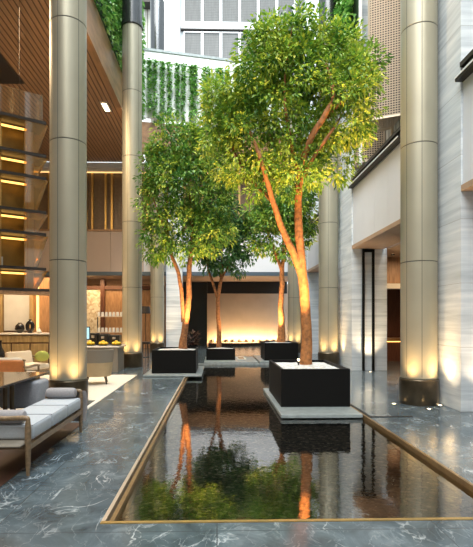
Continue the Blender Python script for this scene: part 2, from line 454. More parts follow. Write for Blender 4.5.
plinth('grey stone slab at the left pool edge under the left planter', -1.95, -.40, 11.85, 14.2, .0075, .05)
planter('black planter at the left pool edge holding the two-stemmed tree', -1.77, -.57, 12.25, 13.75, .051, .68)
plinth('wide low grey stone slab at the far end of pool under the small planter', -.45, 1.42, 15.55, 17.9, .001, .045)
planter('lowest and smallest black planter, behind the far left end of the pool', -.55+.16, .66, 16.3, 17.5, .046, .46)
plinth('grey stone slab at far right end of pool under the planter behind the tallest tree', 1.5, 3.05, 15.6, 18.4, .001, .06)
planter('black planter at the far right end of the pool, behind the nearest planter', 1.68, 2.88, 15.9, 17.3, .061, .69)

# green glass basin by the small planter
gb = thing('floor_basin', 'small dark green floor basin with pale rim beside the smallest planter', 'basin', (1.05, 17, .046))
obj('basin_water', MB().box(.80, 1.02, 16.6, 17.6, .046, .056), M_greenglass, gb)
fr = MB(); fr.box(.745,.795,16.55,17.65,.046,.066); fr.box(1.025,1.08,16.55,17.65,.046,.066); fr.box(.796,1.024,16.55,16.595,.046,.066); fr.box(.796,1.024,17.605,17.65,.046,.066)
obj('basin_rim', fr, M_paper, gb)

# small lamp on the pebbles of the big planter
sp = thing('planter_spotlight', 'small lit spotlight on white pebbles by the tallest trunk', 'lamp', (1.50, 8.25, .66))
obj('lamp_body', MB().lathe([(.016,0),(.016,.03),(.028,.04),(.03,.075)], (1.50,8.25,.672), 14), M_dark, sp, True)
obj('bulb', MB().ball((1.50,8.25,.765), .022), M_lampw, sp, True)

tree('indoor_tree', 'tallest tree with bright green gold-lit crown and forked orange trunk, in nearest planter', 8.5,
  [[(306,365,5.6),(307,335,5.2),(305,300,4.9),(302,270,4.7),(299,235,4.1),(298,200,3.7),(299,172,3.4,-.25),(305,150,3.0,-.5),(317,130,2.5,-.65),(325,110,1.9,-.6),(322,80,1.1,-.4),(318,50,.6,.1)],
   [(303,280,4.2),(294,255,3.7,-.02),(282,230,3.2,-.05),(271,202,2.8,-.2),(263,182,2.3,-.4),(255,160,1.8,-.5),(248,130,1.2,-.1),(240,100,.6)],
   [(299,185,2.4,-.2),(309,165,1.9,-.4),(325,142,1.5,-.5),(345,110,1.0,.4),(358,85,.5,.4)],
   [(299,175,2.2),(289,145,1.7,-.2),(282,105,1.3,-.3),(285,65,.8,-.3),(290,35,.4,-.3)],
   [(271,202,2.0,-.1),(247,170,1.5,.2),(230,135,1.0,.3),(218,105,.5,.3)],
   [(317,130,1.8),(335,112,1.3,-.3),(350,100,.8,-.4),(365,80,.4,-.4)],
   [(263,182,1.8,-.1),(277,150,1.3,.3),(270,110,.9,.4),(262,70,.5,.4)]],
  [(300,56,38,0),(272,62,32,-.2),(332,62,38,.2),(352,84,28,0),(290,98,46,-.1),(335,108,42,-.2),(262,122,42,.2),(228,104,24,0),(236,148,36,0),(226,128,20,.1),(254,178,20,-.2),
   (290,142,42,.1),(330,146,34,.2),(268,40,20,0),(320,36,20,0),(286,30,14,0),(246,92,26,-.2),(218,92,14,.1),(246,180,20,0),(292,172,26,-.2),(364,66,16,0),
   (262,48,14,0),(345,40,16,.1),(322,168,16,.1),(222,165,14,.2),(366,95,13,0)],
  760, 35, .11, .17, M_leaf, M_bark)
tree('indoor_tree', 'tree with green rounded crown on two curving stems, in planter at left pool edge', 13.0,
  [[(182.5,352,4.2),(184,335,3.4),(187,312,3.1),(189,292,2.8),(189,272,2.5),(191,252,2.1),(192,228,1.6),(190,195,1.0),(188,160,.5)],
   [(183.5,322,2.3),(182.5,305,2.1),(181,288,2.0),(177.5,270,1.9),(171.5,255,1.7),(168,238,1.4),(167,215,1.0),(168,180,.5)],
   [(191,252,1.5),(203,228,1.1,.2),(210,200,.7,.3),(212,170,.4,.3)],
   [(168,238,1.1),(158,212,.8,-.2),(152,190,.4,-.2)]],
  [(175,150,26,0),(200,150,24,.1),(160,168,20,0),(215,168,16,0),(185,185,34,-.1),(158,205,20,0),(210,205,22,.1),(180,225,28,0),(205,232,22,0),(158,240,16,0),(182,250,16,0),
   (220,232,12,0),(168,132,13,0),(222,190,12,0),(150,185,11,0),(152,252,9,0),(200,135,12,0)],
  560, 30, .14, .19, M_leaf2, M_barkdark)
tree('indoor_tree', 'small dark green tree in the lowest planter at the far end', 17.0,
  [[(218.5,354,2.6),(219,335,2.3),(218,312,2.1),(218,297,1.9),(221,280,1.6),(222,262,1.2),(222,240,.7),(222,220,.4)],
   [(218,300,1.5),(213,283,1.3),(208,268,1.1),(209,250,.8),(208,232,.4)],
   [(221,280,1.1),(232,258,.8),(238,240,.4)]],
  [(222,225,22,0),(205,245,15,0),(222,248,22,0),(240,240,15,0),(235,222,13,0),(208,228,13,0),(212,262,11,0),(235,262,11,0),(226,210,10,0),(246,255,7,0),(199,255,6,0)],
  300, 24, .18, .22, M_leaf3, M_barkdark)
tree('indoor_tree', 'tree with gold-lit trunk and yellow-green crown in the far right planter', 16.6,
  [[(281,346,4.2),(281.5,325,3.2),(281,305,2.8),(282,285,2.6),(282,270,2.3),(285,252,1.6),(292,230,1.0),(298,205,.5)],
   [(282,272,1.8),(277,257,1.5),(270,240,1.1),(264,220,.6)],
   [(283,262,1.2),(283,240,.9),(282,210,.5)]],
  [(282,210,24,0),(262,225,17,0),(297,215,20,0),(280,238,20,0),(302,235,11,0),(260,242,10,0),(295,250,10,0),(272,195,16,0),(301,198,14,0),(309,222,8,0),(254,212,9,0)],
  300, 24, .18, .21, M_leaf2, M_bark)

# dark cordyline in pot by the small planter
cp = thing('potted_plant', 'dark plum leafed plant in black pot before the dark teal panel', 'plant', (-1.02, 19.4, 0))
obj('pot', MB().lathe([(.16,0),(.2,.02),(.24,.42),(.22,.42),(.2,.38)], (-1.02,19.4,0), 20), M_black, cp, True)
cm = MB(); ct_ = []
for k in range(130):
    a = random.uniform(0, 2*pi); h = random.uniform(.35,.95); r = random.uniform(.0,.22)
    leaf_mesh(cm, ct_, Vector((-1.02+r*cos(a),19.4+r*sin(a),h)), Vector((cos(a),sin(a),random.uniform(-.1,1))), Vector((0,0,1)), random.uniform(.2,.34), .07, random.random())
obj('foliage', cm, M_plum, cp, tint=ct_)

# ------------------------------------------------------------------ columns
CR = .312
def column(label, x, y, top=16.):
    t = thing('column', label, 'column', (x, y, 0), 'round metal-clad columns')
    J = [.46 + 2.075*k for k in range(9)]
    sh = MB()
    for k in range(5):
        sh.lathe([(CR-.012, J[k]+.0), (CR, J[k]+.006), (CR, J[k+1]-.016), (CR-.012, J[k+1]-.01)], (x,y,0), 56)
    s_ = obj('shaft', sh, M_column, t, 35)
    sm = MB()
    for k in range(1, 6): sm.lathe([(CR-.011, J[k]-.012), (CR-.006, J[k]-.011), (CR-.006, J[k]+.002), (CR-.011, J[k]+.003)], (x,y,0), 48, False)
    for a in (.9, 2.2, 3.6, 4.45, 5.6):
        sm.bar((x+(CR-.003)*cos(a), y+(CR-.003)*sin(a), .5), (x+(CR-.003)*cos(a), y+(CR-.003)*sin(a), J[5]), .01, .008, up=(cos(a), sin(a), 0))
    obj('seam', sm, M_seam, s_)
    obj('base', MB().lathe([(CR+.02,0),(CR+.025,.01),(CR+.025,.44),(CR+.012,.455),(CR-.02,.455)], (x,y,0), 56), M_bronze, t, 35)
    obj('collar', MB().lathe([(CR-.02,J[5]),(CR+.03,J[5]+.02),(CR+.03,J[5]+.12),(CR+.005,J[5]+.14),(CR+.005,top)], (x,y,0), 48), M_darkcollar, t, 35)
    return t
for lab, x, y in (('round grey-green column nearest on the left, behind the long bench', -2.63, 8.03),
                  ('round grey-green column, second along the left row, between cream rug and left planter', -2.72, 14.5),
                  ('farthest round column of the left row, beside the pale stone pier', -2.72, 20.6),
                  ('thick golden-lit round column nearest on the right, before stone pier', 3.64, 8.03),
                  ('round column on the right, behind the tallest tree\'s planter', 3.61, 14.5),
                  ('farthest round column of the right row, half hidden by tree trunks', 3.61, 20.9)):
    column(lab, x, y)
    if x < 0: angs = (-2.1, -.9)
    else: angs = (-1.15, -2.35)
    for a in angs:
        lamp('SPOT', (x+(CR+.19)*cos(a), y+(CR+.19)*sin(a), .40), 46, WARM, (x+(CR+.0)*cos(a), y+(CR+.0)*sin(a), 2.0), .06, 110, 1)

# in-ground uplights
def inground(label, x, y):
    t = thing('floor_uplight', label, 'lamp', (x, y, 0), 'round in-floor uplights')
    obj('ring', MB().lathe([(.032,.0008),(.06,.0008),(.06,.006),(.032,.006)], (x,y,0), 20, False), M_bronze, t)
    obj('lens', MB().lathe([(.001,.001),(.03,.001),(.03,.005),(.001,.005)], (x,y,0), 16), M_lampw, t)
for lab, p in (('glowing floor uplight below the stone wall with black door frame', W(370.5,370.9,13.0)), ('glowing floor uplight left of the nearest right column', W(394,404,8.04)),
               ('glowing floor uplight right in front of the nearest right column base', W(429,409,7.58)), ('glowing floor uplight between right column and stone pier', W(440,405,7.9))):
    inground(lab, p.x, p.y)

# ------------------------------------------------------------------ right side: piers, fascia, ledge, louvres
XW = 3.98
for k, (a, b) in enumerate(((7.25, 9.55), (13.2, 15.5), (19.8, 22.2))):
    struct('wall_right.%03d' % k if k else 'wall_right', MB().box(XW, XW+1.05, a, b, 0, 16), M_stone)
BAYS = ((1.0, 7.25), (9.55, 13.2), (15.5, 19.8))
for k, (a, b) in enumerate(BAYS):
    f = MB(); n = max(1, round((b-a)/.9))
    for i in range(n):
        f.box(XW+.03, XW+.2, a+(b-a)*i/n+.004, a+(b-a)*(i+1)/n-.004, 3.70, 5.38)
    f.box(XW+.05, XW+.9, a+.002, b-.002, 3.72, 5.36)
    struct('wall_right_fascia.%03d' % k if k else 'wall_right_fascia', f, M_fascia)
    struct('trim_%d' % (k+1), MB().box(XW+.0, XW+.95, a+.002, b-.002, 3.60, 3.70), M_soffit)
    l = MB(); l.box(XW-.10, XW+.9, a+.002, b-.002, 5.38, 5.45); l.box(XW+.04, XW+.9, a+.002, b-.002, 5.45, 5.62); l.box(XW-.02, XW+.9, a+.002, b-.002, 5.62, 5.70)
    struct('trim_%d' % (k+4), l, M_dark)
    struct('trim_%d' % (k+7), MB().box(XW-.115, XW-.102, a+.002, b-.002, 5.425, 5.45), M_white)
    # louvred windows above
    w = struct('window_%d' % (k+1), MB().box(XW+.75, XW+.85, a+.01, b-.01, 5.705, 16), slats('louver%d' % k, 'Y', .24, (.46, .46, .42), (.16, .15, .12), .5))
    fr_ = MB(); n = max(1, round((b-a)/1.2))
    for i in range(n+1):
        yy = a+.04+(b-a-.08)*i/n; fr_.box(XW+.69, XW+.75, yy-.03, yy+.03, 5.72, 16)
    obj('window_frame', fr_, M_brasspale, w)
# metal mesh screen boxes in the middle bay
def mesh_screen(label, P, Q, z0, z1, depth):
    t = thing('mesh_screen', label, 'screen', (P[0], P[1], z0))
    P = Vector((*P, 0)); Q = Vector((*Q, 0)); L = (Q-P).length; u = (Q-P)/L; nrm = Vector((-u.y, u.x, 0))
    g = MB(); nb = int(L/.062)
    for i in range(nb+1):
        p = P+u*L*i/nb; g.bar((p.x,p.y,z0), (p.x,p.y,z1), .02, .02, up=nrm)
    nz = int((z1-z0)/.062)
    for j in range(nz+1):
        z = z0+(z1-z0)*j/nz; g.bar((P.x,P.y,z), (Q.x,Q.y,z), .02, .02)
    obj('mesh_panel', g, M_meshm, t)
    bk = MB(); a = P+nrm*.06; b = Q+nrm*.06
    bk.bar((a.x,a.y,(z0+z1)/2), (b.x,b.y,(z0+z1)/2), .02, z1-z0)
    obj('backing', bk, M_shelf, t)
    g2 = MB(); nd = int(depth/.062)
    for i in range(nb+1):
        p = P+u*L*i/nb; q = p+nrm*depth; g2.bar((p.x,p.y,z0-.02), (q.x,q.y,z0-.02), .016, .016)
    for j in range(nd+1):
        p = P+nrm*depth*j/nd; q = Q+nrm*depth*j/nd; g2.bar((p.x,p.y,z0-.02), (q.x,q.y,z0-.02), .016, .016)
    obj('mesh_floor', g2, M_meshm, t)
    f = MB(); A, B, C, D = P, Q, Q+nrm*depth, P+nrm*depth
    for s, e in ((A,B),(B,C),(C,D),(D,A)): f.bar((s.x,s.y,z0-.05), (e.x,e.y,z0-.05), .05, .05)
    f.bar((A.x,A.y,z0-.05), (A.x,A.y,z1), .05, .05, up=(0,1,0)); f.bar((B.x,B.y,z0-.05), (B.x,B.y,z1), .05, .05, up=(0,1,0))
    obj('frame', f, M_brasspale, t)
mesh_screen('tall bronze mesh screen box above the right ledge beside the golden column', (3.93, 11.55), (4.68, 11.2), 6.72, 11.5, .75)
mesh_screen('smaller bronze mesh screen box lower on the ledge behind the tall mesh one', (3.93, 12.75), (4.68, 12.5), 6.05, 8.6, .5)
tag(obj('white_post', MB().box(3.86, 3.93, 12.10, 12.17, 5.705, 12.5), M_white), 'slim white post beside the tall mesh screen', 'post')

# stone wall black door frame
dfm = thing('door_1', '', ''); 
for k_ in ('label', 'category'): del dfm[k_]
dfm['kind'] = 'structure'; dfm.location = (4.6, 13.15, 0); OFF[dfm.name] = Vector((4.6,13.15,0))
xa, xb = W(364.6,0,13.15).x, W(374.6,0,13.15).x
d_ = MB(); d_.box(xa-.03, xa+.03, 13.12, 13.195, .002, 3.58); d_.box(xb-.03, xb+.03, 13.12, 13.195, .002, 3.58); d_.box(xa+.03, xb-.03, 13.12, 13.195, 3.50, 3.58)
obj('door_frame', d_, M_black, dfm)
dl = MB(); sl = thing('floor_slot', 'black L-shaped floor slot beside the nearest planter slab', 'drain', (2.4, 7, 0))
obj('slot', MB().box(2.345, 3.02, 6.86, 6.93, .001, .008), M_grout, sl)
obj('slot', MB().box(2.345, 2.39, 6.935, 8.2, .001, .008), M_grout, sl)

# side corridor behind the right piers
struct('wall_corridor', MB().box(5.05, 9.5, 17.2, 17.5, 0, 3.6), M_redwood)
struct('wall_corridor_side', MB().box(9.5, 9.8, -3, 22, 0, 3.6), M_wood)
struct('ceiling_corridor', MB().box(XW+1.06, 9.5, 1, 17.2, 3.6, 3.7), M_soffit)
struct('trim_10', MB().box(5.06, 9.4, 14.9, 15.2, 2.55, 2.72), M_paper)
struct('trim_11', MB().box(5.06, 9.4, 14.95, 15.15, 2.73, 3.6), M_wood)
cc = thing('console', 'dark wooden console with lit shelf in the side corridor', 'console', (6.3, 16.4, 0))
obj('body', MB().box(5.5, 7.4, 16.2, 16.8, .0, .78), M_redwood, cc)
obj('top', MB().rbox(5.45, 7.45, 16.15, 16.85, .78, .84, .01, 1), M_wood, cc)
obj('light_strip', MB().box(5.55, 7.35, 16.17, 16.195, .70, .73), M_led, cc)
dl_ = thing('ceiling_spotlight', 'tiny lit spotlight in the wooden corridor ceiling at right', 'lamp', (5.6,14.2,3.5))
obj('ring', MB().lathe([(.03,0),(.06,0),(.06,.03),(.03,.03)], (5.6,14.2,3.565), 16, False), M_dark, dl_)
obj('lens', MB().lathe([(.001,0),(.03,0),(.03,.02),(.001,.02)], (5.6,14.2,3.575), 16), M_lampw, dl_)

# ------------------------------------------------------------------ left ceiling, void edges, green walls
ZC, XE = 9.0, -3.45
struct('ceiling', MB().box(-10, XE-.02, -2, 21.5, ZC, ZC+.25), M_slat)
struct('trim_12', MB().box(XE-.02, XE+.1, -2, 19.7, ZC-.06, ZC+1.2), M_fasciawood)
struct('trim_13', MB().box(-8.6, -6.1, 12.2, 14.4, ZC-.03, ZC-.001), M_shelf)
cdl = thing('ceiling_downlight', 'small bright downlight in the left slatted wood ceiling', 'lamp', (W(106.5,108,15.9).x, 15.9, ZC))
px_ = cdl.location.x
obj('trim_ring', MB().box(px_-.12,px_+.12,15.55,16.25,ZC-.03,ZC-.002), M_paper, cdl)
obj('lens', MB().box(px_-.07,px_+.07,15.62,16.18,ZC-.042,ZC-.031), M_lampw, cdl)
lamp('SPOT', (px_, 15.9, ZC-.1), 700, (1,.75,.45), (px_, 15.9, 0), .1, 110, .8)

def ivy_wall(label, P, Q, z0, z1, n, trail=True):
    P = Vector((*P, 0)); Q = Vector((*Q, 0)); L = (Q-P).length; u = (Q-P)/L; nrm = Vector((u.y, -u.x, 0))
    t = thing('green_wall', label, 'hanging plants', (P.x, P.y, z0))
    a = P - nrm*.12; b = Q - nrm*.12
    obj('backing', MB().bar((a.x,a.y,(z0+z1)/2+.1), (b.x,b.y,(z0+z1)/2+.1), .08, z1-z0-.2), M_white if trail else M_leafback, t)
    mb = MB(); ti = []
    nv = int(L/.29)
    for i in range(nv):
        s0 = (i+.5+random.uniform(-.3,.3))*L/nv; le = random.uniform(.8, 1.0) if trail else 1.
        dens = int(n/nv)
        for k in range(dens):
            h = (random.random()**(1.35 if trail else 1))*le
            p = P + u*(s0+random.gauss(0, .04 if trail else .12)) + nrm*random.uniform(-.05,.14); p.z = z1 - h*(z1-z0)
            leaf_mesh(mb, ti, p, nrm*random.uniform(.2,1)+u*random.uniform(-.8,.8)+Vector((0,0,random.uniform(-1,.1))), Vector((0,0,1))+rvec()*.5, random.uniform(.12,.22), .11, min(1,max(0,random.gauss(.42,.22))))
    obj('foliage', mb, M_ivy, t, tint=ti, kind='stuff')
    return t
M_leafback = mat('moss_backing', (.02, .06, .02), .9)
ivy_wall('sheet of ivy hanging above the left wood ceiling edge, between two left columns', (XE+.14, 9.0), (XE+.14, 19.5), ZC+1.16, 15.5, 9000, False)
ivy_wall('curtain of trailing ivy strands under the white balcony beam at back', (-3.4, 19.85), (3.9, 21.3), 10.25, 12.95, 5200, True)
ivy_wall('ivy patch high on the right beside the mesh screen, behind the tallest tree', (3.9, 14.9), (3.9, 12.65), 9.4, 13.5, 2600, False)
# back void edge: brown fascia then white balcony beam
def obl(mb, x0, x1, off, th, z0, z1):
    s = .2; y = lambda x: 19.85+off+s*(x+3.4)
    return mb.prism([(x0,y(x0)),(x1,y(x1)),(x1,y(x1)+th),(x0,y(x0)+th)], z0, z1)
struct('trim_14', obl(MB(), -3.5, 3.95, .18, .3, ZC-.06, 10.3), M_fasciawood)
struct('trim_15', obl(MB(), -3.5, 3.95, .04, .4, 12.95, 13.38), M_white)
struct('trim_16', obl(MB(), -3.5, 3.95, .0, .46, 13.39, 13.5), M_plinth)
struct('ceiling_back', MB().box(-3.46, 4.0, 21.7, 22.5, ZC+.3, ZC+.5), M_slat)
wb = thing('wall_speaker', 'small pale box fixed to the ivy beside the second left column', 'speaker', W(124,30,17))
q = W(124.2,28,17.0)
obj('cabinet', MB().rbox(q.x-.08,q.x+.08,q.y-.06,q.y+.06,q.z-.17,q.z+.17,.015,2), M_plinth, wb)
obj('bracket', MB().box(q.x-.36,q.x-.08,q.y-.02,q.y+.02,q.z-.03,q.z+.03), M_dark, wb)

# ------------------------------------------------------------------ far upper facade
FY = 30.
struct('wall_back_facade', MB().box(-12, 14, FY, FY+.4, 7, 27), M_facade)
struct('trim_17', MB().box(-3.6, -2.45, FY-.5, FY-.01, 7, 27), M_white)
struct('trim_18', MB().box(-2.4, 12, FY-.2, FY-.01, 20.78, 21.12), M_white)
struct('trim_19', MB().box(-2.4, 12, FY-.24, FY-.01, 20.70, 20.77), M_dark)
nwin = 3
def facade_window(x0, x1, z0, z1, m):
    global nwin
    nwin += 1
    w = struct('window_%d' % nwin, MB().box(x0+.06, x1-.06, FY-.10, FY-.02, z0+.06, z1-.06), m)
    f = MB(); f.box(x0,x0+.06,FY-.18,FY-.01,z0,z1); f.box(x1-.06,x1,FY-.18,FY-.01,z0,z1); f.box(x0+.06,x1-.06,FY-.18,FY-.01,z0,z0+.06); f.box(x0+.06,x1-.06,FY-.18,FY-.01,z1-.06,z1)
    obj('window_frame', f, M_white, w)
for i in range(10):
    x0 = -2.2+1.24*i
    for z0, z1 in ((21.2, 24.4), (17.4, 20.6), (13.6, 16.8)):
        facade_window(x0, x0+1.2, z0, z1, M_winglass)
facade_window(-6.2, -4.9, 15.5, 24, M_louver); facade_window(-4.85, -3.75, 15.5, 24, M_louver)
struct('trim_20', MB().box(-6, -4.3, FY-.9, FY-.2, 22.0, 23.6), M_dark)

# ------------------------------------------------------------------ back of the hall
YF = 21.5
f = MB()
for x0, x1 in ((-10,-8.2),(-8.19,-6.6),(-6.59,-5.05),(-5.04,-3.5)): f.box(x0, x1, YF, YF+.2, 3.8, 5.7)
struct('wall_back_fascia', f, M_fascia_warmlit)
f = MB()
for x0, x1 in ((-3.49,-1.8),(-1.79,0),(.01,1.8),(1.81,3.98)): f.box(x0, x1, YF, YF+.2, 3.8, 5.7)
struct('wall_back_fascia_centre', f, M_fascia)
struct('trim_21', MB().box(-10, 3.97, YF-.03, YF+.25, 3.62, 3.795), M_steelblue)
struct('trim_22', MB().box(-10, 3.97, YF-.04, YF+.22, 5.705, 5.80), M_wood)
struct('ceiling_soffit', MB().box(-10, 3.97, YF+.26, 28.5, 3.66, 3.78), M_soffit)
struct('wall_back_upper', MB().box(-10, 3.97, YF+.8, YF+1.0, 5.81, 9.2), M_brownglass)
m_ = MB()
for x in (-9.1,-8.2,-7.3,-6.4,-6.1,-5.45,-5.15,-4.3,-3.4,-2.5,-1.6,-.7,.2,1.1,2.0,2.9): m_.box(x-.05, x+.05, YF+.66, YF+.79, 5.81, 8.7)
struct('trim_23', m_, M_gold)
struct('trim_24', MB().box(-10, 3.97, YF+.02, YF+1.0, 8.72, 8.98), M_fascia)
struct('trim_25', MB().box(-10, 3.97, YF+.55, YF+.6, 8.67, 8.70), M_leds)
# pale stone pier by the left columns
struct('wall_left_pier', MB().box(-2.36, -1.62, 20.9, 21.46, 0, 8.7), M_stone)
# recess
struct('wall_back', MB().box(-2.2, 4.4, 27, 27.3, 0, 3.66), M_backwall)
struct('trim_26', MB().box(-.55, 3.97, 25.4, 25.6, 3.0, 3.655), M_dark)
struct('wall_back_panel', MB().box(-1.95, -.56, 25.6, 25.9, 0, 3.65), M_darkpanel)
lg = thing('stone_ledge', 'low dark ledge with scalloped planting along the glowing back wall', 'ledge', (1.8, 26, 0))
obj('ledge', MB().box(-.5, 3.9, 26.0, 26.35, 0, .16), M_dark, lg)
sh_ = MB(); ti_ = []
for i in range(11):
    cx = -.3+.4*i
    for k in range(110):
        v = rvec(); v.z = abs(v.z)
        leaf_mesh(sh_, ti_, Vector((cx,26.18,.16))+Vector((v.x*.2,v.y*.15,v.z*.17)), v+Vector((0,0,.4)), Vector((0,0,1)), .09, .05, random.random())
obj('shrubs', sh_, M_plum, lg, tint=ti_, kind='stuff')
for i in range(10):
    lamp('POINT', (-.1+.4*i, 26.62, .10), 34, (1,.62,.30), None, .03)
ls = thing('wall_light_strip', 'glowing light strip along the foot of the back wall', 'lamp', (1.8,26.9,0))
obj('strip', MB().box(-.5,3.9,26.84,26.9,.001,.05), M_led, ls)
# left interior back
struct('wall_back_left', MB().box(-10, -1.96, 27.6, 27.9, 0, 3.66), M_wood)
struct('wall_back_mosaic', MB().box(W(80,0,24).x, W(101.5,0,24).x, 24, 24.3, 0, 3.1), M_mosaic)
struct('trim_27', MB().box(W(101.6,0,24).x, W(105.5,0,24).x, 23.9, 24.3, 0, 3.65), M_redwood)
struct('trim_28', MB().box(W(80,0,24).x-2, W(123,0,24).x+1.5, 23.95, 24.3, 3.12, 3.3), M_redwood)
struct('wall_back_wood', MB().box(W(105.6,0,24).x, W(124,0,24).x+1.4, 24.1, 24.3, 0, 3.1), M_wood)
struct('wall_front', MB().box(-10.3, 10, -6.3, -6, 0, 13), M_wallbeige)
struct('wall_left', MB().box(-10.3, -10, -6, 30, 0, 9.2), M_wallbeige)

# ------------------------------------------------------------------ shelving tower (hung from the ceiling, turned to the hall)
TU = Vector((.839, .545, 0)); TN = Vector((-.545, .839, 0)); TR = Vector((-4.07, 10.62, 0))
def tp(a, b, z): p = TR - TU*a + TN*b; return (p.x, p.y, z)
def tbox(mb, a0, a1, b0, b1, z0, z1):
    vs = [tp(a,b,z) for z in (z0,z1) for a,b in ((a0,b0),(a1,b0),(a1,b1),(a0,b1))]
    return mb.add(vs, [(0,3,2,1),(4,5,6,7),(0,1,5,4),(1,2,6,5),(2,3,7,6),(3,0,4,7)])
tw = thing('display_shelving', 'tall hung display shelving with dark shelves, amber glass and gold light strips', 'shelving', tp(1.5,.4,2.2))
TZ = [2.22, 2.71, 3.51, 4.02, 4.81, 5.33, 6.10]
LEN = 3.2
for i, z in enumerate(TZ):
    s_ = obj('shelf', tbox(MB(), -.05 if i else -.25, LEN, -.12, .62, z-.065, z), M_shelf, tw)
    if i:
        obj('light_strip', tbox(MB(), .30, LEN, .30, .34, z-.14, z-.10), M_led, s_)
obj('end_post', tbox(MB(), .10, .285, .50, .60, 2.23, 6.03), M_marblewhite, tw)
obj('back_panel', tbox(MB(), .30, LEN, .56, .60, 2.23, 6.04), M_golddk, tw)
for i in range(6):
    z0, z1 = TZ[i]+.005, TZ[i+1]-.07
    g = MB()
    vs = [tp(.38,.5,z0), tp(.38,-.05,z0), tp(-.02 ,.05,z1), tp(-.12,.55,z1)]
    g.add([tp(.42,-.06,z0), tp(.14,-.06,z0), tp(-.10,-.10,z1), tp(.42,-.10,z1), tp(.42,-.05,z0), tp(.14,-.05,z0), tp(-.10,-.09,z1), tp(.42,-.09,z1)],
          [(0,1,2,3),(7,6,5,4),(0,4,5,1),(1,5,6,2),(2,6,7,3),(3,7,4,0)])
    g.add([tp(.12,.5,z0), tp(.12,-.04,z0), tp(-.10,-.08,z1), tp(-.10,.5,z1), tp(.13,.5,z0), tp(.13,-.04,z0), tp(-.09,-.08,z1), tp(-.09,.5,z1)],
          [(0,1,2,3),(7,6,5,4),(0,4,5,1),(1,5,6,2),(2,6,7,3),(3,7,4,0)])
    obj('glass_end', g, M_amber, tw)
    for a in (.30, .86, 1.35, 1.9, 2.5):
        obj('post', tbox(MB(), a, a+.025, .1, .125, z0-.003, z1+.003), M_gold, tw)
g = MB(); tbox(g, .02, LEN, -.08, -.065, 6.105, 6.70); tbox(g, .02, .035, -.06, .55, 6.105, 6.75)
obj('glass_guard', g, M_clear, tw)
obj('soffit_panel', tbox(MB(), -.25, LEN, -.12, .62, 2.10, 2.165), M_wood, tw)
for a in (.45, 2.9): obj('hanger', tbox(MB(), a, a+.006, .3, .306, 6.102, ZC-.002), M_shelf, tw)
for k, (a, i) in enumerate(((.90,5),(.84,4),(.88,3),(.92,2),(.80,1),(.92,0))):
    tag(obj('display_card', tbox(MB(), a, a+.26, .30, .36, TZ[i]+.001, TZ[i]+.24), M_paper),
        'white card standing on the %s shelf of the hanging tower' % ['top','second highest','third','fourth','fifth','lowest'][k], 'card', 'white cards on the tower shelves')

# ------------------------------------------------------------------ sideboard wall on the left
DB = 13.8
sx0, sx1 = W(-60,0,DB).x, W(50,0,DB).x
sb = thing('sideboard', 'honey oak sideboard with pale marble top along the left', 'cabinet', ((sx0+sx1)/2, 14.2, 0))
obj('carcass', MB().box(sx0, sx1, 13.85, 14.5, .08, 1.05), M_redwood, sb)
obj('plinth', MB().box(sx0+.05, sx1-.05, 13.92, 14.45, 0, .079), M_dark, sb)
obj('marble_top', MB().rbox(sx0-.03, sx1+.03, 13.78, 14.52, 1.051, 1.10, .008, 1), M_marblewhite, sb)
n = 6
for i in range(n):
    a = sx0+(sx1-sx0)*i/n; b = sx0+(sx1-sx0)*(i+1)/n
    obj('door', MB().rbox(a+.02, b-.02, 13.81, 13.848, .1, .78, .004, 1), M_oak, sb)
    obj('drawer', MB().rbox(a+.003, b-.003, 13.81, 13.848, .82, 1.03, .004, 1), M_oak, sb)
struct('wall_left_screen', MB().box(sx0-.4, W(50,0,15).x+.05, 15.0, 15.2, 0, 2.9), M_wood)
struct('trim_29', MB().box(W(6,0,14.9).x, W(32,0,14.9).x, 14.93, 14.995, 1.15, 2.45), M_tile)
struct('trim_30', MB().box(W(32.5,0,14.9).x, W(35.5,0,14.9).x, 14.8, 14.995, 1.102, 2.7), M_oak)
struct('trim_31', MB().box(W(38.2,0,14.9).x, W(39.8,0,14.9).x, 14.9, 14.99, 1.102, 2.7), M_leds)
struct('trim_32', MB().box(W(2,0,14.9).x, W(5,0,14.9).x, 14.8, 14.995, 1.102, 2.7), M_oak)
for lab, px in (('round black vase on marble sideboard top, left of the pair', 22), ('round black ring vase on marble sideboard top, right of the pair', 32)):
    p = W(px, 0, 14.1); v = thing('vase', lab, 'vase', (p.x, 14.1, 1.10), 'black vases on the sideboard')
    if px < 30:
        obj('body', MB().lathe([(.06,0),(.11,.04),(.145,.13),(.13,.22),(.08,.28),(.045,.30),(.05,.32),(.035,.32),(.03,.30)], (p.x,14.1,1.101), 24), M_ceramic, v, True)
    else:
        tor = [(p.x+.085*cos(a), 14.1, 1.101+.20+.13*sin(a)) for a in [2*pi*k/20 for k in range(21)]]
        obj('body', MB().tube(tor, .058, 12, False), M_ceramic, v, True)
        obj('neck', MB().lathe([(.05,0),(.035,.03),(.05,.06)], (p.x,14.1,1.101+.20+.13+.035), 14), M_ceramic, v, True)
        obj('foot', MB().lathe([(.07,0),(.06,.03)], (p.x,14.1,1.101), 14), M_ceramic, v, True)
p = W(40.5,0,14.1); bw = thing('ornament', 'small pale ornament on the sideboard right of the black vases', 'ornament', (p.x,14.1,1.1))
obj('body', MB().lathe([(.06,0),(.085,.04),(.05,.10),(.02,.16),(.025,.18)], (p.x,14.1,1.101), 18), M_marblewhite, bw, True)
p = W(2,0,12.4); fv = thing('floor_vase', 'tall black bottle-shaped vase at the left edge before the sideboard', 'vase', (p.x,12.4,0))
obj('body', MB().lathe([(.10,0),(.13,.05),(.14,.45),(.13,.62),(.07,.74),(.05,.85),(.06,.93),(.04,.93)], (p.x,12.4,.012), 24), M_ceramic, fv, True)

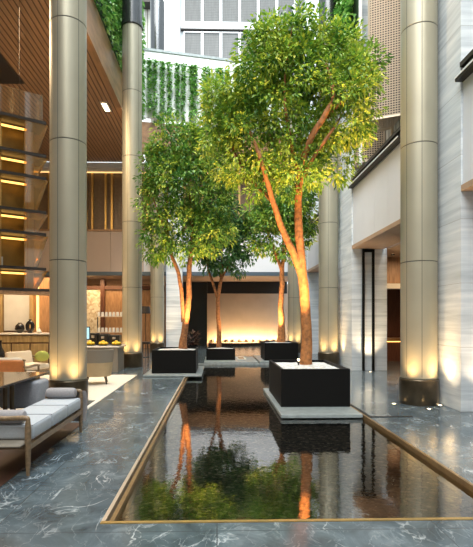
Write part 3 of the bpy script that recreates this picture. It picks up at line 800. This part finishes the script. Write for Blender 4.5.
# ------------------------------------------------------------------ rugs
tag(obj('rug', MB().prism([(-9.4,6.75),(-3.05,6.75),(-3.05,8.42),(-2.25,8.42),(-2.25,6.75),(-2.17,6.75),(-2.17,12.3),(-9.4,12.3)], .001, .011), M_rug), 'wide cream rug beneath the lounge chairs left of the marble walkway', 'rug')
tag(obj('rug', MB().rbox(-6.0, -1.94, 2.2, 6.6, .001, .010, .004, 1), M_rugdark), 'dark brown rug under the long bench', 'rug')

# ------------------------------------------------------------------ long bench
bx0, bx1, by0, by1 = -2.29, -1.79, 4.38, 6.06
bn = thing('bench', 'long wooden daybed bench with three pale grey seat cushions and end arms', 'bench', ((bx0+bx1)/2, (by0+by1)/2, 0))
RZ = .010
for x in (bx0+.03, bx1-.03):
    for y in (by0, by1):
        obj('leg', MB().tube([(x,y,RZ if x<-1.95 else .001),(x,y,.20),(x,y,.36),(x,y+.0,.47),(x,y,.53)], [.017,.026,.030,.029,.022], 12), M_benchwood, bn, True)
for y in (by0, by1):
    s = 1 if y == by0 else -1
    arm = [(bx0+.03,y,.525),(bx0+.06,y,.56),((bx0+bx1)/2,y,.55),(bx1-.10,y,.555),(bx1-.04,y,.55),(bx1-.03,y,.525)]
    obj('armrest', MB().tube(*spline(arm, [.02,.024,.022,.025,.026,.022]), 10), M_benchwood, bn, True)
fr_ = MB()
for x in (bx0+.03, bx1-.03): fr_.bar((x,by0,.275), (x,by1,.275), .035, .055)
for y in (by0+.02, (by0+by1)/2, by1-.02): fr_.bar((bx0+.03,y,.275), (bx1-.03,y,.275), .035, .045)
obj('seat_frame', fr_, M_benchwood, bn)
fr2 = MB().rbox(bx0+.05, bx1-.05, by0-.13, by1+.08, .304, .325, .008, 1)
obj('seat_board', fr2, M_taupe, bn)
for i in range(3):
    a = by0+.06+(by1-by0-.12)*i/3; b = by0+.06+(by1-by0-.12)*(i+1)/3
    cu = obj('seat_cushion', MB().rbox(bx0+.03, bx1-.005, a+.008, b-.008, .327, .475, .03, 3), M_cush, bn, True)
    obj('piping', MB().tube([(bx0+.05,a+.02,.467),(bx1-.018,a+.02,.467),(bx1-.018,b-.02,.467),(bx0+.05,b-.02,.467)], .005, 6), M_greyf, cu)
# bolster pillows at both ends, slung side panels under the arms
def pillow(mb, x0, x1, y, z, r, ry):
    prof = [(0.25,0),(.8,.04),(1,.14),(1.02,.5),(1,.86),(.8,.96),(.25,1)]
    pts = []; n = 16; vs = []; fs = []
    for k, (s, t) in enumerate(prof):
        for q in range(n):
            a = 2*pi*q/n; vs.append((x0+(x1-x0)*t, y+ry*s*cos(a), z+r*s*sin(a)))
    for k in range(len(prof)-1):
        for q in range(n): fs.append((k*n+q, k*n+(q+1)%n, (k+1)*n+(q+1)%n, (k+1)*n+q))
    fs += [tuple(range(n))[::-1], tuple(range((len(prof)-1)*n, len(prof)*n))]
    return mb.add(vs, fs)
tag(obj('bolster', pillow(MB(), bx0+.05, bx1-.05, by1-.11, .545, .067, .075), M_bols, None, True), 'grey bolster pillow at the far end of the bench', 'pillow', 'bolsters on the bench')
tag(obj('bolster', pillow(MB(), bx0+.05, bx1-.10, by0+.12, .545, .067, .075), M_bols, None, True), 'grey bolster pillow at the near end of the bench, cut by the left edge', 'pillow', 'bolsters on the bench')
sg = MB()
for y, s in ((by1+.035, 1), (by0-.03, -1)):
    prof = [(0,.55),(.05,.52),(.10,.42),(.10,.28),(.05,.15),(.0,.14),(.03,.28),(.03,.42),(.0,.50)]
    m2 = MB(); n = len(prof)
    vs = [(x, y+s*dy, z) for x in (bx0+.07, bx1+.02 if s > 0 else bx1-.08) for dy, z in prof]
    m2.add(vs, [(i,(i+1)%n,n+(i+1)%n,n+i) for i in range(n)]+[tuple(range(n)), tuple(range(n,2*n))[::-1]])
    if s > 0: obj('side_sling', m2, M_bols, bn, 50)

# ------------------------------------------------------------------ table and seats on the left
TX = -2.76
tb = thing('table', 'dark glossy rectangular table behind the bench', 'table', (-3.5, 5.7, 0))
obj('table_top', MB().rbox(-4.6, TX, 3.9, 7.45, .615, .65, .008, 1), M_tabletop, tb)
for x in (-4.35, TX-.10):
    for y in (6.15, 6.35): obj('leg', MB().tube([(x,y,.0105),(x,y,.3),(x,y,.614)], [.022,.03,.034], 10), M_bronze, tb, True)
for y in (4.25,):
    for x in (-4.35, TX-.12): obj('leg', MB().tube([(x,y,.0105),(x,y,.614)], [.022,.034], 10), M_bronze, tb, True)
def seat_thing(name, label, cat, grp=None): return thing(name, label, cat, (0,0,0), grp)
st = seat_thing('stool', 'slate grey upholstered stool tucked under the dark table', 'stool')
obj('seat', MB().rbox(-.30,.30,-.22,.22,.15,.56,.05,4), M_greyf, st, True)
for x in (-.22,.22):
    for y in (-.15,.15): obj('leg', MB().tube([(x,y,0),(x,y,.16)], [.014,.02], 8), M_bronze, st, True)
st.location = (-2.98, 7.05, .014)

def lounge_chair(label, shell, cush, wood, pillow_m=None):
    t = seat_thing('armchair', label, 'armchair')
    # facing -Y locally
    mtx = Matrix.Translation((0,.34,.46)) @ Matrix.Rotation(R(-14),4,'X')
    obj('backrest', MB().rbox(-.36,.36,-.05,.05,-.16,.24,.045,4, mtx), shell, t, True)
    obj('seat_cushion', MB().rbox(-.34,.34,-.36,.27,.26,.40,.045,4), cush, t, True)
    f = MB()
    for x in (-.37,.37): f.bar((x,-.36,.24),(x,.36,.20),.03,.05)
    f.bar((-.37,-.33,.24),(.37,-.33,.24),.03,.05); f.bar((-.37,.33,.21),(.37,.33,.21),.03,.05)
    obj('seat_frame', f, wood, t)
    for x in (-.38,.38):
        obj('leg', MB().tube([(x,-.34,0),(x,-.33,.3),(x,-.32,.52)], [.016,.024,.02], 8), wood, t, True)
        obj('leg', MB().tube([(x,.42,0),(x,.36,.3),(x,.33,.50)], [.016,.024,.02], 8), wood, t, True)
        obj('armrest', MB().tube(*spline([(x,-.36,.52),(x,-.1,.545),(x,.2,.535),(x,.40,.56)], [.02,.026,.024,.018]), 8), wood, t, True)
    return t
a1 = lounge_chair('tan leather backed armchair with cream cushion behind the dark table', M_orange, M_cream, M_benchwood)
p = W(17,0,9.4); a1.location = (p.x, 9.35, .014); a1.rotation_euler = (0,0,pi)
mtx = Matrix.Translation((0,.25,.50)) @ Matrix.Rotation(R(-14),4,'X')
obj('back_cushion', MB().rbox(-.30,.30,-.06,.06,-.10,.24,.05,4,mtx), M_cream, a1, True)
a1.rotation_euler = (0,0,pi)
a2 = lounge_chair('wood-framed cream armchair with lime pillow in front of the sideboard', M_cream, M_cream, M_benchwood)
p = W(30,0,11.3); a2.location = (p.x, 11.35, .014); a2.rotation_euler = (0,0,R(60))
lp = obj('pillow', MB().ball((0,0,0), .17,.07,.14), M_lime, None, True); tag(lp, 'lime green throw pillow on the wood-framed cream armchair', 'pillow')
lp.location = W(42,360,11.2); lp.location.z = .60; lp.rotation_euler = (R(15),0,R(20))

# tub armchair with its back to us
def tub_chair():
    t = seat_thing('tub_chair', 'tan tub armchair with taupe upper back, between the two nearer left columns', 'armchair')
    def shell(r0, r1, z0, z1, th, a0, a1, n=22):
        mb = MB(); vs = []; 
        for i in range(n+1):
            a = a0+(a1-a0)*i/n
            for r, z in ((r0,z0),(r1,z1),(r1-th,z1),(r0-th,z0)): vs.append((r*cos(a), r*sin(a)*.95, z))
        fs = [(i*4+k, i*4+(k+1)%4, (i+1)*4+(k+1)%4, (i+1)*4+k) for i in range(n) for k in range(4)]
        fs += [(0,1,2,3), (n*4+3,n*4+2,n*4+1,n*4)]
        return mb.add(vs, fs)
    obj('shell', shell(.33,.37,.18,.50,.06,R(180-20),R(360+20)), M_tanback, t, 50)
    obj('backrest', shell(.372,.40,.501,.80,.08,R(180-10),R(360+10)), M_taupe, t, 50)
    obj('seat_cushion', MB().lathe([(.05,.18),(.26,.18),(.265,.20),(.265,.38),(.24,.42),(.05,.43)], (0,0,0), 28), M_taupe, t, True)
    for a in (45,135,225,315): obj('leg', MB().tube([(.33*cos(R(a)),.33*sin(R(a)),0),(.26*cos(R(a)),.26*sin(R(a)),.20)], [.014,.024], 8), M_bronze, t, True)
    return t
tc = tub_chair(); p = W(97,0,10.6); tc.location = (p.x, 10.65, .014); tc.rotation_euler = (0,0,R(12))

# ------------------------------------------------------------------ buffet
bp0, bp1 = W(60,0,13.2).x, W(121,0,13.2).x
bt = thing('buffet_table', 'buffet table with taupe front and pale top carrying yellow fruit', 'table', ((bp0+bp1)/2, 13.4, 0))
obj('table_top', MB().rbox(bp0, bp1, 13.0, 14.0, .70, .75, .008, 1), M_marblewhite, bt)
obj('body', MB().box(bp0+.05, bp1-.05, 13.06, 13.95, .0, .699), M_taupe, bt)
def plate(label, px, n, dy=13.25):
    p = W(px,0,13.25); t = thing('fruit_plate', label, 'plate', (p.x,dy,.75), 'fruit plates on the buffet')
    obj('plate', MB().lathe([(.06,0),(.17,.02),(.175,.028),(.06,.012)], (p.x,dy,.751), 24), M_dark, t, True)
    for k in range(n):
        a = 2*pi*k/n; r = .085 if n > 1 else 0
        obj('fruit', MB().ball((p.x+r*cos(a),dy+r*sin(a),.751+.065), .055,.05,.05, 12, 8), M_fruit, t, True)
    obj('fruit', MB().ball((p.x,dy,.751+.11), .055,.05,.05,12,8), M_fruit, t, True)
plate('plate of yellow fruit on the buffet near its left end', 91, 5)
plate('plate of yellow fruit at the middle of the buffet', 104, 5)
plate('plate heaped with yellow fruit at the right end, by second left column', 117, 5)
p = W(85.5,0,13.7); mo = thing('monitor', 'small lit monitor on the buffet beside nearest left column', 'monitor', (p.x,13.7,.75))
obj('housing', MB().rbox(p.x-.16,p.x+.16,13.70,13.74,.90,1.30,.01,1), M_dark, mo)
obj('screen', MB().box(p.x-.14,p.x+.14,13.69,13.699,.93,1.27), M_screen, mo)
obj('stand', MB().box(p.x-.05,p.x+.05,13.70,13.76,.751,.899), M_dark, mo)
for lab, px, w, h in (('black coffee machine on the buffet next to the lit monitor', 95.5, .22, .36), ('low black coffee machine on the buffet behind the middle fruit plate', 105, .28, .33), ('black warmer box at right end of the buffet', 116, .30, .3)):
    p = W(px,0,13.7); t = thing('coffee_machine', lab, 'machine', (p.x,13.7,.75), 'black machines on the buffet')
    obj('body', MB().rbox(p.x-w/2,p.x+w/2,13.55,13.9,.751,.751+h,.02,2), M_dark, t)
    obj('spout', MB().box(p.x-.04,p.x+.04,13.48,13.549,.751+h*.6,.751+h*.8), M_brasspale, t)
# glass rack standing on posts behind the buffet
rx0, rx1 = W(97,0,15).x, W(124,0,15).x
rk = thing('glass_rack', 'metal shelf rack of upturned glasses behind the buffet', 'rack', ((rx0+rx1)/2, 15.1, 0))
for z in (1.10, 1.62): obj('shelf', MB().box(rx0, rx1, 14.95, 15.3, z-.02, z), M_brasspale, rk)
for x in (rx0+.02, rx1-.02):
    obj('post', MB().box(x-.015,x+.015,15.1,15.13,0,1.60-.001), M_dark, rk)
for r, z in ((0,1.10),(1,1.62)):
    for k in range(7):
        x = rx0+.08+(rx1-rx0-.16)*k/6
        tag(obj('glass', MB().lathe([(.045,0),(.05,.02),(.04,.14),(.005,.145)], (x,15.04,z+.001), 12), M_tile, None, True),
            'pale upturned glass on the %s shelf of the rack behind buffet' % ('upper' if r else 'lower'), 'glass', 'glasses on the %s shelf of the rack' % ('upper' if r else 'lower'))
# floor lamp between the left columns further back
p = W(146,0,18.2); fl_ = thing('floor_lamp', 'floor lamp with dark drum shade between the two farther left columns', 'lamp', (p.x,18.2,0))
obj('base', MB().lathe([(.14,0),(.15,.02),(.02,.03)], (p.x,18.2,.001), 20), M_dark, fl_, True)
obj('pole', MB().tube([(p.x,18.2,.03),(p.x,18.2,1.80)], .014, 8), M_dark, fl_, True)
obj('lamp_shade', MB().lathe([(.17,1.76),(.20,1.76),(.16,2.05),(.14,2.05)], (p.x,18.2,0), 24, False), M_shelf, fl_, 50)
p = W(145.5,0,16.6); bs = thing('bar_stool', 'dark stool beside the far column, just right of second left column', 'stool', (p.x,16.6,0))
obj('seat', MB().lathe([(.05,.62),(.18,.62),(.19,.65),(.18,.70),(.05,.71)], (p.x,16.6,0), 20), M_shelf, bs, True)
for a in (45,135,225,315): obj('leg', MB().tube([(p.x+.17*cos(R(a)),16.6+.17*sin(R(a)),.001),(p.x+.12*cos(R(a)),16.6+.12*sin(R(a)),.63)], .013, 8), M_dark, bs, True)

# ------------------------------------------------------------------ light
w = bpy.data.worlds.new('world'); sc.world = w; w.use_nodes = True
bg = w.node_tree.nodes['Background']; bg.inputs['Color'].default_value = (.84, .94, 1.0, 1); bg.inputs['Strength'].default_value = 1.15
lamp('AREA', (0, 13, 24), 2600, (.92, .97, 1), (0, 14, 0), 7, sy=14)
sun = lamp('SUN', (-6, -10, 30), 3.1, (1, .97, .90), (0, 12, 2), .1)
sun.data.angle = R(50)
# tree uplights
def up(px, d, dx, dy, z, pw, tgt, sp=75):
    p = W(px, 340, d); lamp('SPOT', (p.x+dx, p.y+dy, z), pw, WARM, (p.x+tgt[0], p.y+tgt[1], tgt[2]), .04, sp, .7)
up(306, 8.5, -.30, -.68, .78, 850, (-.15, .0, 5.2), 62)
up(306, 8.5, .38, -.62, .78, 520, (.15, .0, 5.5), 55)
up(183, 13, .25, -.5, .78, 900, (.15, 0, 5.0), 60)
up(281, 16.6, -.2, -.4, .78, 900, (0, 0, 5.), 60)
up(219, 17, .25, -.3, .56, 200, (0, 0, 4.), 50)
# stone wall uplights
lamp('SPOT', (4.45, 12.70, .03), 90, (1,.72,.42), (4.45, 13.25, 2.5), .02, 80, .8)
lamp('SPOT', (4.35, 6.80, .03), 60, (1,.72,.45), (4.35, 7.3, 2.5), .02, 80, .8)
lamp('SPOT', (3.62, 7.42, .03), 26, (1,.72,.45), (4.02, 7.7, 2.5), .02, 80, .8)
# unseen warm area fills added to brighten lounge, buffet and corridor
lamp('AREA', (-6.0, 11.0, 8.8), 500, (1,.72,.42), (-6, 11, 0), 3)
lamp('AREA', (-6.0, 23.0, 3.55), 60, (1,.68,.36), (-6, 23.5, 0), 2.5, sy=1)
lamp('AREA', (-5.6, 14.3, 3.4), 40, (1,.66,.34), (-5.6, 14.4, 0), 1.5, sy=.6)
lamp('AREA', (6.5, 13.0, 3.5), 60, (1,.66,.36), (6.5, 13, 0), 1.2)
lamp('AREA', (-6, 26, 3.4), 20, (1,.68,.4), (-6, 27, 1.5), 2.5, sy=.4)
